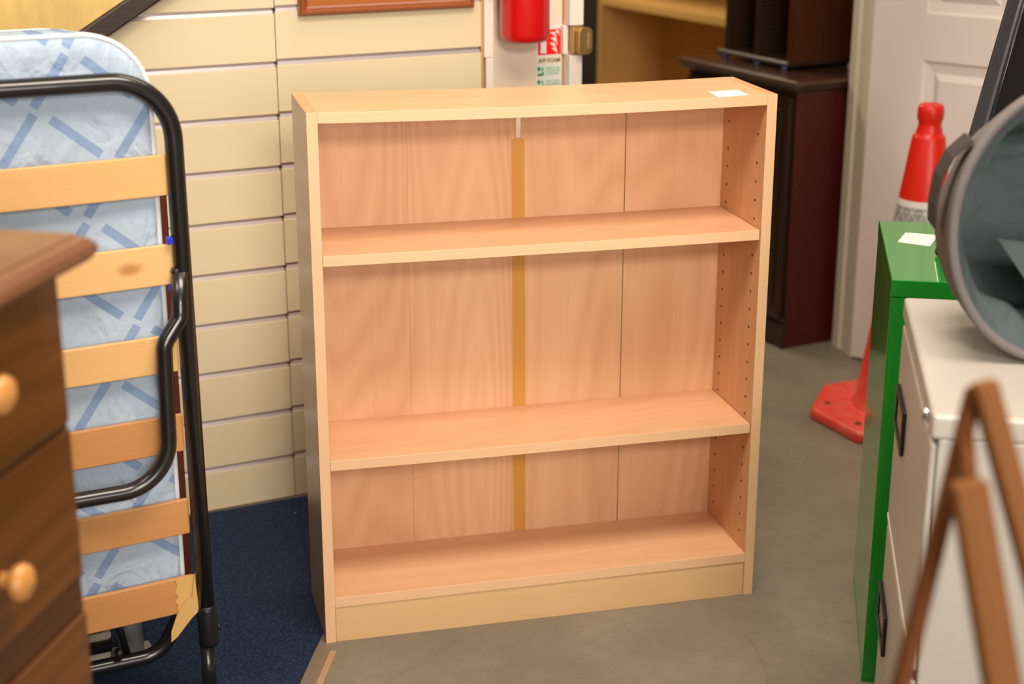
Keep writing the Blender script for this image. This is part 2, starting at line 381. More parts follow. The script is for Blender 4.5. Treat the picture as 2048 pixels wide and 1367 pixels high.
def text_mesh(bm, s, size, x, z, y, mi=0, depth=.0004, width=None):
    """raised lettering in the local XZ plane, facing -Y"""
    cu = bpy.data.curves.new('t', 'FONT'); cu.body = s; cu.size = size; cu.extrude = depth; cu.offset = size*.022; cu.align_x = 'LEFT'
    ob = bpy.data.objects.new('t', cu); C.objects.link(ob)
    dg = bpy.context.evaluated_depsgraph_get(); me = bpy.data.meshes.new_from_object(ob.evaluated_get(dg))
    xs = [v.co.x for v in me.vertices]; k = 1 if not width else width/(max(xs)-min(xs))
    mp = {}
    for v in me.vertices: mp[v.index] = bm.verts.new((x+v.co.x*k, y-v.co.z, z+v.co.y))
    for p in me.polygons:
        try: f = bm.faces.new([mp[i] for i in p.vertices]); f.material_index = mi
        except ValueError: pass
    bpy.data.objects.remove(ob); bpy.data.curves.remove(cu); bpy.data.meshes.remove(me)

# ---------------------------------------------------------------- the setting
B('floor', (-4, 4.5, -5, 6.5, -.1, 0), M['concrete'], kind='structure')
B('ceiling', (-4, 4.5, -5, 6.5, 2.75, 2.85), M['ceiling'], kind='structure')
B('wall_left', (-4.1, -4, -5, 6.5, 0, 2.75), M['room_wall'], kind='structure')
B('wall_right', (4.5, 4.6, -5, 6.5, 0, 2.75), M['room_wall'], kind='structure')
B('wall_front', (-4, 4.5, -5.1, -5, 0, 2.75), M['room_wall'], kind='structure')
B('wall_far', (-4, 4.5, 6.5, 6.6, 0, 2.75), M['unlit_dark'], kind='structure')
# slatted wall: local x along the wall, -y towards the room
WA = R(12)
wall = frame_empty('wall_back', (-.155, .627, 0), WA)
B('wall_core', (-3.8, .632, .022, .12, 0, 2.75), M['backer'], wall)
def slat_panel(x0, x1, zoff):
    bm = bmesh.new(); z = 0.002
    k = 0
    while z < 2.6:
        top = .0975+.1037*k+zoff - .0115
        c = .0012
        pts = [(0, z), (0, top), (.0015, top+.0), (.02, top), (.02, z)]
        prism(bm, [(0+c, z), (0, z+c), (0, top-c), (c, top), (.0205, top), (.0205, z)], x0, x1, 'YZ')
        z = top+.0115; k += 1
    link('slat_panel', bm, M['cream_slat'], wall)
    bm = bmesh.new(); z = .0975+zoff-.0115; 
    for i in range(k-1):
        # aluminium insert: bright sloping lower lip, flat back
        zz = z+.1037*i
        pts = [(.001, zz), (.0035, zz+.0062), (.0045, zz+.0062), (.0045, zz+.001), (.016, zz+.001), (.016, zz+.0112), (.0165, zz+.0112), (.0165, zz-.0002), (.001, zz-.0002)]
        prism(bm, [(.0008, zz+.0003), (.003, zz+.0068), (.0085, zz+.0072), (.0085, zz+.0114), (.0105, zz+.0114), (.0105, zz+.0003)], x0+.002, x1-.002, 'YZ')
    link('groove_insert', bm, M['groove_metal'], wall)
slat_panel(-1.02, .181, 0); slat_panel(.183, .626, .004); slat_panel(-2.25, -1.022, 0); slat_panel(-3.6, -2.252, 0)
B('edge_strip', (.6262, .632, .001, .022, 0, 2.75), M['bare_wood_and_shade'], wall)
# end of the wall with door lining (left side of the opening)
db = frame_empty('door_1', (-.155, .627, 0), WA)
B('lining_board', (.632, .8265, .02, .12, 0, 2.75), M['cream_paint'], db)
bm = bmesh.new(); box(bm, .633, .654, -.003, .02, .908, 2.75); box(bm, .637, .654, -.003, .02, 0, .9075)
link('architrave', bm, M['white_paint'], db, .0015)
bm = bmesh.new(); box(bm, .829, .862, -.012, .12, .965, 2.75); box(bm, .829, .860, -.012, .12, 0, .903)
box(bm, .8221, .834, .004, .12, .9031, .9649)
link('door_frame', bm, M['white_paint'], db, .002)
B('frame_edge', (.8265, .829, .012, .12, 0, 2.75), M['bare_wood_and_shade'], db)  # side face of the frame, its brownish shadow put into the colour
bm = bmesh.new()
box(bm, .8345, .8595, -.016, .004, .9045, .9635)
prism(bm, [(.839, .912), (.845, .906), (.866, .906), (.872, .913), (.872, .955), (.866, .962), (.845, .962), (.839, .955)], -.034, -.016, 'XZ')
box(bm, .859, .8685, -.038, -.034, .916, .952)
lp = link('latch_keep', bm, M['brass'], db, .0015); lp['label'] = 'brass latch keep on the white door frame'
# right side of the opening, and the white panelled door standing open
jf = frame_empty('trim_1', (1.590, 1.246, 0), 0)
bm = bmesh.new()
prism(bm, [(.0, .0), (.0, .035), (.006, .04), (.006, .075), (.0, .082), (.0, .118), (.004, .124), (.03, .124), (.03, 0)], 0, 2.05, 'XY')
link('door_lining', bm, M['jamb_cream'], jf, .0015)
bm = bmesh.new(); prism(bm, [(1.62, 1.25), (1.62, 1.37), (4.5, 1.98), (4.5, 1.86)], 0, 2.75, 'XY'); link('wall_side', bm, M['room_wall'], kind='structure')
def door(loc, rz):
    d = frame_empty('door_2', loc, rz)
    bm = bmesh.new()
    Wd, Hd, th = .80, 1.98, .04
    rects = [(.145, .365, .16, .815), (.435, .655, .16, .815), (.145, .365, .93, 1.50), (.435, .655, .93, 1.50), (.145, .365, 1.60, 1.84), (.435, .655, 1.60, 1.84)]
    xs = sorted({0, Wd} | {r[0] for r in rects} | {r[1] for r in rects}); zs = sorted({.008, Hd} | {r[2] for r in rects} | {r[3] for r in rects})
    for a, b2 in zip(xs, xs[1:]):
        for c2, e in zip(zs, zs[1:]):
            if any(abs(a-r[0]) < 1e-6 and r[2]-1e-6 <= c2 and e <= r[3]+1e-6 for r in rects): continue
            bm.faces.new([bm.verts.new(q) for q in ((a, 0, c2), (b2, 0, c2), (b2, 0, e), (a, 0, e))])
    for x0, x1, z0, z1 in rects:
        lv = [(0, 0), (.006, .006), (.030, .010), (.048, .001), (.05, .0015)]
        prev = None
        for ins, dep in lv:
            ring = [bm.verts.new(q) for q in ((x0+ins, dep, z0+ins), (x1-ins, dep, z0+ins), (x1-ins, dep, z1-ins), (x0+ins, dep, z1-ins))]
            if prev:
                for i in range(4): bm.faces.new((prev[i], prev[(i+1) % 4], ring[(i+1) % 4], ring[i]))
            prev = ring
        bm.faces.new(prev)
    o = [bm.verts.new(q) for q in ((0, 0, .008), (Wd, 0, .008), (Wd, th, .008), (0, th, .008), (0, 0, Hd), (Wd, 0, Hd), (Wd, th, Hd), (0, th, Hd))]
    for q in ((3, 2, 1, 0), (4, 5, 6, 7), (1, 2, 6, 5), (2, 3, 7, 6), (3, 0, 4, 7)): bm.faces.new([o[i] for i in q])
    bmesh.ops.remove_doubles(bm, verts=bm.verts, dist=1e-5)
    link('door_leaf', bm, M['door_white'], d)
    rod('door_handle', (.74, -.045, 1.0), (.66, -.045, 1.0), .009, M['chrome'], d)
door((1.589, 1.243, 0), R(-56))
# carpet, left of the line running at 70 degrees under the bookcase corner
ca = Vector((math.cos(R(70)), math.sin(R(70)), 0)); p0 = Vector((-.0145, 0, 0))
bm = bmesh.new(); q1 = p0-ca*4.9; q2 = p0+ca*.745
vsx = [(q1.x, q1.y), (q2.x, q2.y), (-3.9, q2.y-.83), (-3.9, q1.y)]
prism(bm, vsx, 0, .0012, 'XY'); link('floor_carpet', bm, M['carpet'], kind='structure')
tr = frame_empty('trim_2', (p0.x, p0.y, 0), R(70))
B('threshold_strip', (-4, -.008, -.026, 0, 0, .0022), M['trim_grey'], tr, .0005)
B('threshold_edge', (-4, -.02, -.038, -.0262, 0, .0016), M['trim_pine'], tr, .0004)

# ---------------------------------------------------------------- beech bookcase
bk = thing('bookcase', 'large beech-effect bookcase with two adjustable shelves, standing empty in the middle', 'bookcase')
W_, D_, H_, t_ = .80, .2047, .9367, .018
def board(name, dims, face_mat, edge_mat, sag=0, bevel=.0006):
    """laminated board: faces + front edge band in another material"""
    bm = bmesh.new(); x0, x1, y0, y1, z0, z1 = dims
    n = 24 if sag else 1
    cols = []
    for i in range(n+1):
        s = i/n; x = x0+(x1-x0)*s; dz = -sag*4*s*(1-s)
        cols.append([bm.verts.new((x, y, z+dz)) for y, z in ((y0, z0), (y1, z0), (y1, z1), (y0, z1))])
    for a, b2 in zip(cols, cols[1:]):
        for k in range(4):
            f = bm.faces.new((a[k], a[(k+1) % 4], b2[(k+1) % 4], b2[k])); f.material_index = 1 if k == 3 else 0
    bm.faces.new(cols[0]); bm.faces.new(cols[-1][::-1])
    return link(name, bm, [face_mat, edge_mat], bk, bevel)
def side(name, x0, x1, inner, outer, ix):
    bm = bmesh.new(); fs = box(bm, x0, x1, 0, D_, 0, H_)
    fs[2].material_index = 1; fs[5 if ix > 0 else 3].material_index = 2
    return link(name, bm, [inner, M['beech_edge_v'], outer], bk, .0006)
side('side_panel', 0, t_, M['beech_side'], M['beech_outer'], 1)
rs = side('side_panel', W_-t_, W_, M['beech_side'], M['beech_outer'], -1)
board('top_panel', (t_, W_-t_, 0, D_, H_-t_, H_), M['beech_shelf'], M['beech_edge'], .004)
board('shelf', (t_+.001, W_-t_-.001, .004, D_-.006, .7005-t_, .7005), M['beech_shelf'], M['beech_edge'], .0015)
board('shelf', (t_+.001, W_-t_-.001, .004, D_-.006, .3409-t_, .3409), M['beech_shelf'], M['beech_edge'], .001)
board('base_shelf', (t_, W_-t_, 0, D_-.006, .0859-t_, .0859), M['beech_shelf'], M['beech_edge'])
board('kick_board', (t_+.0006, W_-t_-.0006, .002, .02, .0, .0672), M['beech_kick'], M['beech_kick'])
ys = D_-.006
for i, (a, b2) in enumerate(((t_-.002, .1958), (.1962, .3925), (.4015, .5952), (.5972, W_-t_+.002))):
    if i in (1, 2):   # the middle pair meets under the tape, open slit at the very top
        bm = bmesh.new(); xm = .397
        if i == 1: prism(bm, [(a, .06), (xm, .06), (xm, .842), (.3925, .846), (.3925, H_-.004), (a, H_-.004)], ys, ys+.003, 'XZ')
        else: prism(bm, [(xm+.0004, .06), (b2, .06), (b2, H_-.004), (.4015, H_-.004), (.4015, .846), (xm+.0004, .842)], ys, ys+.003, 'XZ')
        link('back_board', bm, M['beech_back'], bk)
    else:
        B('back_board', (a, b2, ys, ys+.003, .06, H_-.004), M['beech_back'], bk)
bm = bmesh.new(); prism(bm, [(.3895, .087), (.4125, .087), (.4075, .842), (.384, .842)], ys-.0008, ys-.0001, 'XZ')
tp = link('parcel_tape', bm, M['tape'], bk); tp['label'] = 'strip of brown tape over the back joint'
bm = bmesh.new()
zs = [.863, .813]+[.78-.0331*i for i in range(21)]
for z in zs:
    for y in (.169, .034):
        if abs(z-.692) < .013 or abs(z-.332) < .013 or z < .1: continue
        lathe(bm, [(.0026, 0), (.0026, .0006)], 10, mat=Matrix.Translation((W_-t_-.0005, y, z)) @ Matrix.Rotation(PI/2, 4, 'Y'))
        lathe(bm, [(.0026, 0), (.0026, .0006)], 10, mat=Matrix.Translation((t_-.0001, y, z)) @ Matrix.Rotation(PI/2, 4, 'Y'))
link('peg_holes', bm, M['hole'], bk)['kind'] = 'stuff'
bm = bmesh.new(); prism(bm, [(.696, .057), (.773, .067), (.766, .012), (.691, .000)], H_-.0012, H_-.0006, 'XY')
tk = link('price_ticket', bm, M['ticket'], None); tag(tk, 'white price ticket lying on the top right of the beech bookcase', 'ticket', 'price tickets')

# ---------------------------------------------------------------- things on the slatted wall
def wall_thing(name, label, cat, x, z=0, y=0):
    p = Matrix.Rotation(WA, 4, 'Z') @ Vector((x, y, 0)); return thing(name, label, cat, (-.155+p.x, .627+p.y, z), WA)
pn = wall_thing('wooden_plaque', 'orange-brown wooden plaque with moulded border hung on the cream slatted wall', 'plaque', .229, 1.014)
bm = bmesh.new()
for (a, y0, y1) in ((0, -.018, -.001), (.007, -.024, -.018), (.014, -.021, -.018)):
    pass
wd, hg = .377, .30
def moulding(bm, wd, hg, prof):
    prev = None
    for ins, y in prof:
        ring = [bm.verts.new(q) for q in ((ins, y, ins), (wd-ins, y, ins), (wd-ins, y, hg-ins), (ins, y, hg-ins))]
        if prev:
            for i in range(4): bm.faces.new((prev[i], prev[(i+1) % 4], ring[(i+1) % 4], ring[i]))
        prev = ring
moulding(bm, wd, hg, [(0, -.001), (0, -.012), (.004, -.017), (.008, -.017), (.010, -.014), (.014, -.013), (.018, -.010), (.018, -.001)])
link('moulded_border', bm, M['orange_wood_dark'], pn)
B('centre_panel', (.017, wd-.017, -.0095, -.001, .017, hg-.017), M['orange_wood'], pn)

pc = wall_thing('framed_canvas', 'yellow canvas in dark rough frame hanging askew above the folded mattress', 'picture', -.175, .985, -.02)
pc.rotation_euler = (0, 0, WA)
rot = Matrix.Rotation(R(-31), 4, 'Y')
def rb(bm, x0, x1, y0, y1, z0, z1): box(bm, x0, x1, y0, y1, z0, z1, mat=rot)
bm = bmesh.new(); rb(bm, -.30, .32, -.015, .008, -.003, .034); fr1 = link('frame_rail', bm, M['dark_frame'], pc, .004)
bm = bmesh.new(); rb(bm, -.30, .32, -.015, .008, .42, .457); link('frame_rail', bm, M['dark_frame'], pc, .004)
bm = bmesh.new(); rb(bm, -.335, -.30, -.015, .008, -.003, .457); link('frame_rail', bm, M['dark_frame'], pc, .004)
bm = bmesh.new(); rb(bm, .32, .355, -.015, .008, -.003, .457); link('frame_rail', bm, M['dark_frame'], pc, .004)
bm = bmesh.new(); rb(bm, -.30, .32, -.004, .003, .034, .42); link('canvas', bm, M['canvas_yellow'], pc)

ex = wall_thing('fire_extinguisher', 'red fire extinguisher hanging on the wall end beside the slatted wall', 'fire extinguisher', .7055, .942, -.044)
bm = bmesh.new(); lathe(bm, [(.0, .004), (.030, .0), (.043, .002), (.049, .008), (.052, .018), (.052, .34), (.049, .365), (.040, .388), (.025, .402), (.016, .408), (.016, .425), (0, .425)], 64)
link('cylinder', bm, M['ext_red'], ex)
bm = bmesh.new(); lathe(bm, [(0, .425), (.02, .425), (.02, .455), (.012, .462), (0, .462)], 24); box(bm, -.012, .075, -.009, .009, .462, .470); box(bm, -.012, .06, -.008, .008, .482, .489, mat=None)
link('valve_handle', bm, M['ext_black'], ex, .001)
T('hose', arc_path([(-.02, 0, .44), (-.075, 0, .44), (-.068, 0, .12)], .04), .008, M['ext_black'], ex)
B('bracket', (-.02, .02, .045, .0636, .25, .33), M['ext_black'], ex)

sg = wall_thing('safety_sign', 'fire extinguisher safety sign reading AFF FOAM below the red extinguisher', 'sign', .7625, .696, .0195)
B('backing', (0, .0675, -.0012, 0, 0, .270), M['sign_white'], sg)
B('red_square', (.0055, .0605, -.0016, -.0012, .207, .2605), M['sign_red'], sg)
bm = bmesh.new()
prism(bm, [(.012, .2105), (.0255, .2105), (.0255, .2345), (.0225, .2385), (.0205, .2385), (.0205, .246), (.016, .246), (.016, .2385), (.012, .2345)], -.002, -.0016, 'XZ')
def flame(bm, x, z, l, wv, a):
    pts = []
    for i in range(9):
        s = i/8; ww = wv*math.sin(PI*min(1, s*1.15+.0)) if s < .86 else wv*.25; cx = x+l*s; cz = z+wv*.9*math.sin(PI*s*1.1)
        pts.append((cx, cz, ww*.8))
    ca2, sa2 = math.cos(a), math.sin(a)
    up_ = [(x+(px-x)*ca2-(pz+h-z)*sa2, z+(px-x)*sa2+(pz+h-z)*ca2) for px, pz, h in pts]
    lo_ = [(x+(px-x)*ca2-(pz-h-z)*sa2, z+(px-x)*sa2+(pz-h-z)*ca2) for px, pz, h in pts[::-1]]
    prism(bm, up_+lo_, -.002, -.0016, 'XZ')
for x, z, l, wv in ((.0345, .2535, .020, .0042), (.0455, .2565, .014, .0036), (.0355, .242, .022, .0044), (.033, .2315, .022, .0040), (.038, .2205, .019, .0040)):
    flame(bm, x, z, l, wv, R(-38))
link('pictogram', bm, M['sign_white'], sg)
B('name_band', (.0035, .0625, -.0015, -.0012, .187, .2035), M['sign_cream'], sg)
bm = bmesh.new(); text_mesh(bm, 'AFF FOAM', .0125, .0072, .1905, -.0015, width=.052, depth=.0002)
link('lettering', bm, M['ink'], sg)
for k, z in enumerate((.166, .138, .110, .082)):
    B('instruction_band', (.0035, .0625, -.0015, -.0012, z-.005, z+.0175), M['sign_pale_green'], sg)
    bm = bmesh.new()
    box(bm, .005, .0115, -.0019, -.0015, z+.008, z+.0155); box(bm, .005, .020, -.0019, -.0015, z-.003, z-.0005)
    prism(bm, [(.006, z), (.010, z+.002), (.014, z+.001), (.0195, z+.0075), (.0195, z), (.006, z-.0005)], -.0019, -.0015, 'XZ')
    prism(bm, [(.013, z+.009), (.0195, z+.009), (.0165, z+.0152)], -.0019, -.0015, 'XZ')
    link('green_symbol', bm, M['sign_green'], sg)
    bm = bmesh.new()
    for j, s in enumerate((('SAFE TO USE', 'ON WOOD PAPER', '& TEXTILES'), ('SAFE TO USE', 'ON FLAMMABLE', 'LIQUIDS'))[k % 2]):
        text_mesh(bm, s, .0044, .0265, z+.0105-j*.0058, -.0015, width=min(.033, .0028*len(s)), depth=.0001)
    link('small_lettering', bm, M['sign_green'], sg)

# ---------------------------------------------------------------- folding bed
BA = R(12)
bed = thing('folding_bed', 'folded guest bed standing on end with black tube frame and wooden slats', 'bed', (-.2125, -.15, 0), BA)
XL = -.75
ring = arc_path([(.004, 0, .155), (0, 0, 1.020), (XL, 0, 1.020), (XL, 0, .155)], .088, 14)
T('front_frame', ring, .0138, M['black_tube'], bed)
ring = arc_path([(-.03, .245, .11), (-.03, .245, .99), (XL+.03, .245, .99), (XL+.03, .245, .11)], .088, 14)
T('rear_frame', ring, .0125, M['black_tube'], bed)
for x in (.002, XL+.002):
    bm = bmesh.new(); lathe(bm, [(.0, .105), (.0150, .105), (.0160, .11), (.0160, .168), (.0142, .176), (.0, .176)], 24, mat=Matrix.Translation((x+.003, 0, 0)))
    lathe(bm, [(.004, 0), (.006, .002), (.006, .006), (.0, .008)], 12, mat=Matrix.Translation((x+.016, -.004, .135)) @ Matrix.Rotation(PI/2, 4, 'Y'))
    link('corner_collar', bm, M['dark_metal'], bed)
    rod('foot_tube', (x, 0, 0), (x, 0, .11), .0115, M['black_tube'], bed)
# folded leg loop in front of slats
pts = arc_path([(-.006, -.012, .735), (-.012, -.02, .665), (-.041, -.028, .63), (-.046, -.03, .405), (XL+.046, -.03, .405), (XL+.041, -.028, .63), (XL+.012, -.02, .665), (XL+.006, -.012, .735)], [0, .02, .03, .075, .075, .03, .02, 0], 12)
T('leg_loop', pts, .0125, M['black_tube'], bed)
pts = arc_path([(-.004, .02, .20), (-.030, .03, .155), (-.066, .035, .086), (XL+.066, .035, .086), (XL+.03, .03, .155), (XL+.004, .02, .20)], [0, .05, .05, .05, .05, 0], 10)
T('leg_loop', pts, .0125, M['black_tube'], bed)
T('cross_tube', [(XL, .1, .125), (-.145, .1, .125)], .011, M['black_tube'], bed)
T('cross_tube', [(XL, .06, .108), (-.14, .06, .108)], .010, M['dark_metal'], bed)
rod('brace_tube', (-.135, .075, .20), (-.117, .05, .09), .006, M['dark_metal'], bed)
for (x, y, z) in ((-.135, .02, .112), (-.155, .08, .135), (-.012, -.012, .735), (-.004, -.016, .70)):
    bm = bmesh.new(); lathe(bm, [(0, -.006), (.007, -.006), (.007, .004), (.004, .008), (0, .008)], 8, mat=Matrix.Translation((x, y, z)) @ Matrix.Rotation(PI/2, 4, 'X'))
    link('bolt', bm, M['dark_metal'], bed)
for i, (z0, z1, mt) in enumerate(((.848, .909, 'bed_slat_pale'), (.712, .774, 'bed_slat_knot'), (.574, .633, 'bed_slat_pale'), (.443, .504, 'bed_slat_tan'), (.303, .362, 'bed_slat_tan'), (.168, .230, 'bed_slat_tan'))):
    bm = bmesh.new()
    n = 20; cols = []
    for k in range(n+1):
        s = k/n; x = -.012+(XL+.024)*s; bow = .012*4*s*(1-s)
        cols.append([bm.verts.new(q) for q in ((x, .004-bow, z0), (x, .012-bow, z0), (x, .012-bow, z1), (x, .004-bow, z1))])
    for a, b2 in zip(cols, cols[1:]):
        for q in range(4): bm.faces.new((a[q], a[(q+1) % 4], b2[(q+1) % 4], b2[q]))
    bm.faces.new(cols[0]); bm.faces.new(cols[-1][::-1])
    sl = link('slat', bm, M[mt], bed, .002)
    if i == 1: sl['label'] = 'slat with a dark knot'
# torn tape on slat ends
for z, big in ((.199, 1),):
    bm = bmesh.new(); rr = random.Random(int(z*1000)); pts = []
    for k in range(9): pts.append((-.026-rr.random()*.008-(.012 if big else 0), z-.03+.0075*k))
    pts = [(-.008, z-.033)]+pts+[(-.008, z+.034)]
    prism(bm, pts, .0005, .0022, 'XZ'); link('torn_tape', bm, M['tape_paper'], bed)
bm = bmesh.new()
prism(bm, [(-.012, .235), (-.008, .17), (-.022, .158), (-.045, .132), (-.056, .124), (-.055, .142), (-.044, .17), (-.030, .19), (-.018, .196)], -.004, -.0022, 'XZ')
link('torn_tape', bm, M['tape_paper'], bed)
for z in (.781, .708):
    bm = bmesh.new(); box(bm, -.020, -.008, -.006, .006, z-.005, z+.005); link('cable_tie', bm, M['blue_tie'], bed, .001)
# mattress folded between the two halves of the frame
def rrect(x0, x1, z0, z1, rt_, rb_, n=10):
    pts = []
    for cx, cz, r, a0 in ((x1-rt_, z1-rt_, rt_, 0), (x0+rt_, z1-rt_, rt_, 90), (x0+rb_, z0+rb_, rb_, 180), (x1-rb_, z0+rb_, rb_, 270)):
        for k in range(n+1): a = R(a0+90*k/n); pts.append((cx+r*math.cos(a), cz+r*math.sin(a)))
    return pts
def mattress():
    bm = bmesh.new(); base = rrect(XL+.02, -.018, .19, 1.088, .095, .035)
    cx, cz = (XL-.0)/2, .64
    prof = [(.0165, .030), (.0168, .018), (.021, .008), (.030, .001), (.05, 0), (.10, .004), (.15, .006), (.18, .010), (.20, .018), (.208, .03)]
    prev = None
    for y, ins in prof:
        ring = []
        for x, z in base:
            sx_ = 1-ins/((-.018-XL-.02)/2); sz_ = 1-ins/.449
            tilt = .02*(y/.2) * (1 if x > cx else -1)   # rear half a little narrower
            ring.append(bm.verts.new((cx+(x-cx)*sx_-tilt*1.1, y, cz+(z-cz)*sz_)))
        if prev:
            for i in range(len(ring)): bm.faces.new((prev[i], prev[(i+1) % len(ring)], ring[(i+1) % len(ring)], ring[i]))
        else: first = ring
        prev = ring
    bm.faces.new(first); bm.faces.new(prev[::-1])
    mo = link('mattress', bm, M['ticking'], None, smooth=True); mo.location = bed.location; mo.rotation_euler = bed.rotation_euler
    tag(mo, 'pale blue mattress with darker blue dashes folded inside the black bed frame', 'mattress')
    for y, ins in ((.026, .003), (.19, .013)):
        pts = []
        for x, z in base:
            sx_ = 1-ins/((-.018-XL-.02)/2); sz_ = 1-ins/.449; tilt = .02*(y/.2)*(1 if x > cx else -1)
            pts.append((cx+(x-cx)*sx_-tilt*1.1, y, cz+(z-cz)*sz_))
        T('piping', pts, .0042, M['piping'], mo, closed=True, seg=8)
mattress()
bd = thing('wooden_board', 'red-brown wooden board standing upright behind the folded bed', 'board', (-.2125, -.15, 0), BA)
B('panel', (-.45, .074, .37, .39, .0015, .765), M['red_board'], bd, .002)
B('edge_cap', (-.452, .076, .368, .392, .765, .775), M['red_board'], bd, .002)
pl = thing('metal_pole', 'thick pale metal pole standing on the carpet behind the folded bed', 'pole', (-.2125, -.15, 0), BA)
pw = Matrix.Translation((-.080, .20, 0))
bm = bmesh.new(); lathe(bm, [(0, .014), (.0215, .014), (.0215, .17), (.019, .175), (0, .175)], 32, mat=pw); link('tube', bm, M['pole_white'], pl)
bm = bmesh.new(); box(bm, -.118, -.042, .168, .235, .0012, .010); link('base_plate', bm, M['pole_white'], pl, .003)
cb = thing('carton', 'low cream carton on the carpet under the folded bed beside the pale pole', 'box', (-.2125, -.15, 0), BA)
B('body', (-.42, -.122, .165, .228, .0015, .066), M['cream_box'], cb, .002)
B('lid', (-.423, -.119, .163, .230, .066, .078), M['cream_box'], cb, .002)

# ---------------------------------------------------------------- chest of drawers (left foreground)
ch = thing('chest_of_drawers', 'brown stained pine chest of drawers with round wooden knobs, left foreground', 'chest of drawers', (-.3631, -.9096, 0), R(64))
LX = -.72
bm = bmesh.new(); box(bm, LX, 0, .0, .40, 0.03, .947); link('carcass', bm, M['chest_rail'], ch, .002)
B('plinth', (LX-.006, .006, -.004, .404, 0, .06), M['chest_rail'], ch, .003)
bm = bmesh.new()
x0, x1, y0, y1 = LX-.032, .032, -.034, .41
prev = None
for ins, z in ((.028, .945), (.020, .947), (.006, .951), (0, .959), (.001, .967), (.008, .974), (.014, .976), (.016, .979), (.022, .981)):
    ring_ = [bm.verts.new(q) for q in ((x0+ins, y0+ins, z), (x1-ins, y0+ins, z), (x1-ins, y1, z), (x0+ins, y1, z))]
    if prev:
        for i in range(4):
            bm.faces.new((prev[i], prev[(i+1) % 4], ring_[(i+1) % 4], ring_[i]))
    else: bm.faces.new(ring_[::-1])
    prev = ring_
bm.faces.new(prev); link('top', bm, M['chest_top'], ch)
for z0, z1, kz in ((.785, .940, .870), (.612, .777, .680), (.403, .568, .485), (.225, .395, .31), (.075, .215, .145)):
    dr = B('drawer', (LX+.008, -.003, -.0045, -.0002, z0, z1), M['chest'], ch, .002)
    for kx in (-.160, LX+.160):
        bm = bmesh.new(); lathe(bm, [(0, 0), (.009, 0), (.0080, .004), (.0085, .008), (.0150, .012), (.0190, .019), (.0175, .025), (.011, .029), (0, .0305)], 32, mat=Matrix.Translation((kx, -.0046, kz)) @ Matrix.Rotation(PI/2, 4, 'X'))
        link('knob', bm, M['knob'], dr)

# ---------------------------------------------------------------- filing cabinets on the right
gc = thing('steel_cabinet', 'green steel cabinet standing behind the white filing cabinet', 'cabinet', (.8565, -.345, 0), R(-23.5))
B('body', (0, .46, 0, .398, 0, .672), M['green_metal'], gc, .0015)
B('lid', (-.0005, .4605, -.0005, .3985, .6725, .70), M['green_metal'], gc, .0015)
B('base_band', (-.0006, .4606, -.0006, .3986, .0002, .012), M['green_metal'], gc, .0005)
bm = bmesh.new(); box(bm, .03, .43, -.003, -.0002, .03, .655); link('door', bm, M['green_metal'], gc, .001)
bm = bmesh.new(); prism(bm, [(.975, -.130), (1.019, -.073), (1.066, -.104), (1.014, -.170)], .7001, .7007, 'XY')
tag(link('price_ticket', bm, M['ticket']), 'white price ticket lying on the green steel cabinet', 'ticket', 'price tickets')

wc = thing('filing_cabinet', 'white two-drawer steel filing cabinet with black label frames', 'filing cabinet', (.633, -.903, 0), R(-23.3))
B('body', (.006, .62, 0, .504, 0, .668), M['white_metal'], wc, .003)
B('top', (-.003, .624, -.003, .508, .6685, .70), M['white_metal'], wc, .005, seg=3)
for k, (z0, z1) in enumerate(((.352, .660), (.03, .338))):
    dr = B('drawer', (-.0025, .0055, .004, .500, z0, z1), M['white_metal'], wc, .004)
    B('drawer_edge', (-.0040, -.0020, .008, .496, z0-.004, z0+.004), M['cab_light'], dr, .001)
    zc = (.548 if k == 0 else .208); yc = .504-.112 if k == 0 else .504-.075
    bm = bmesh.new(); y0_, y1_, a, b2 = yc-.066, yc+.066, zc-.033, zc+.033
    for q in ((y0_, y1_, a, a+.011), (y0_, y1_, b2-.011, b2), (y0_, y0_+.013, a+.011, b2-.011), (y1_-.013, y1_, a+.011, b2-.011)):
        box(bm, -.0085, -.0026, *q)
    link('label_frame', bm, M['label_black'], dr, .002)
    B('label_card', (-.0050, -.0026, y0_+.012, y1_-.012, a+.01, b2-.01), M['label_card'], dr)
bm = bmesh.new(); lathe(bm, [(0, 0), (.009, 0), (.009, .006), (.007, .009), (0, .009)], 24, mat=Matrix.Translation((-.002, .045, .683)) @ Matrix.Rotation(-PI/2, 4, 'Y'))
link('lock', bm, M['chrome'], wc)

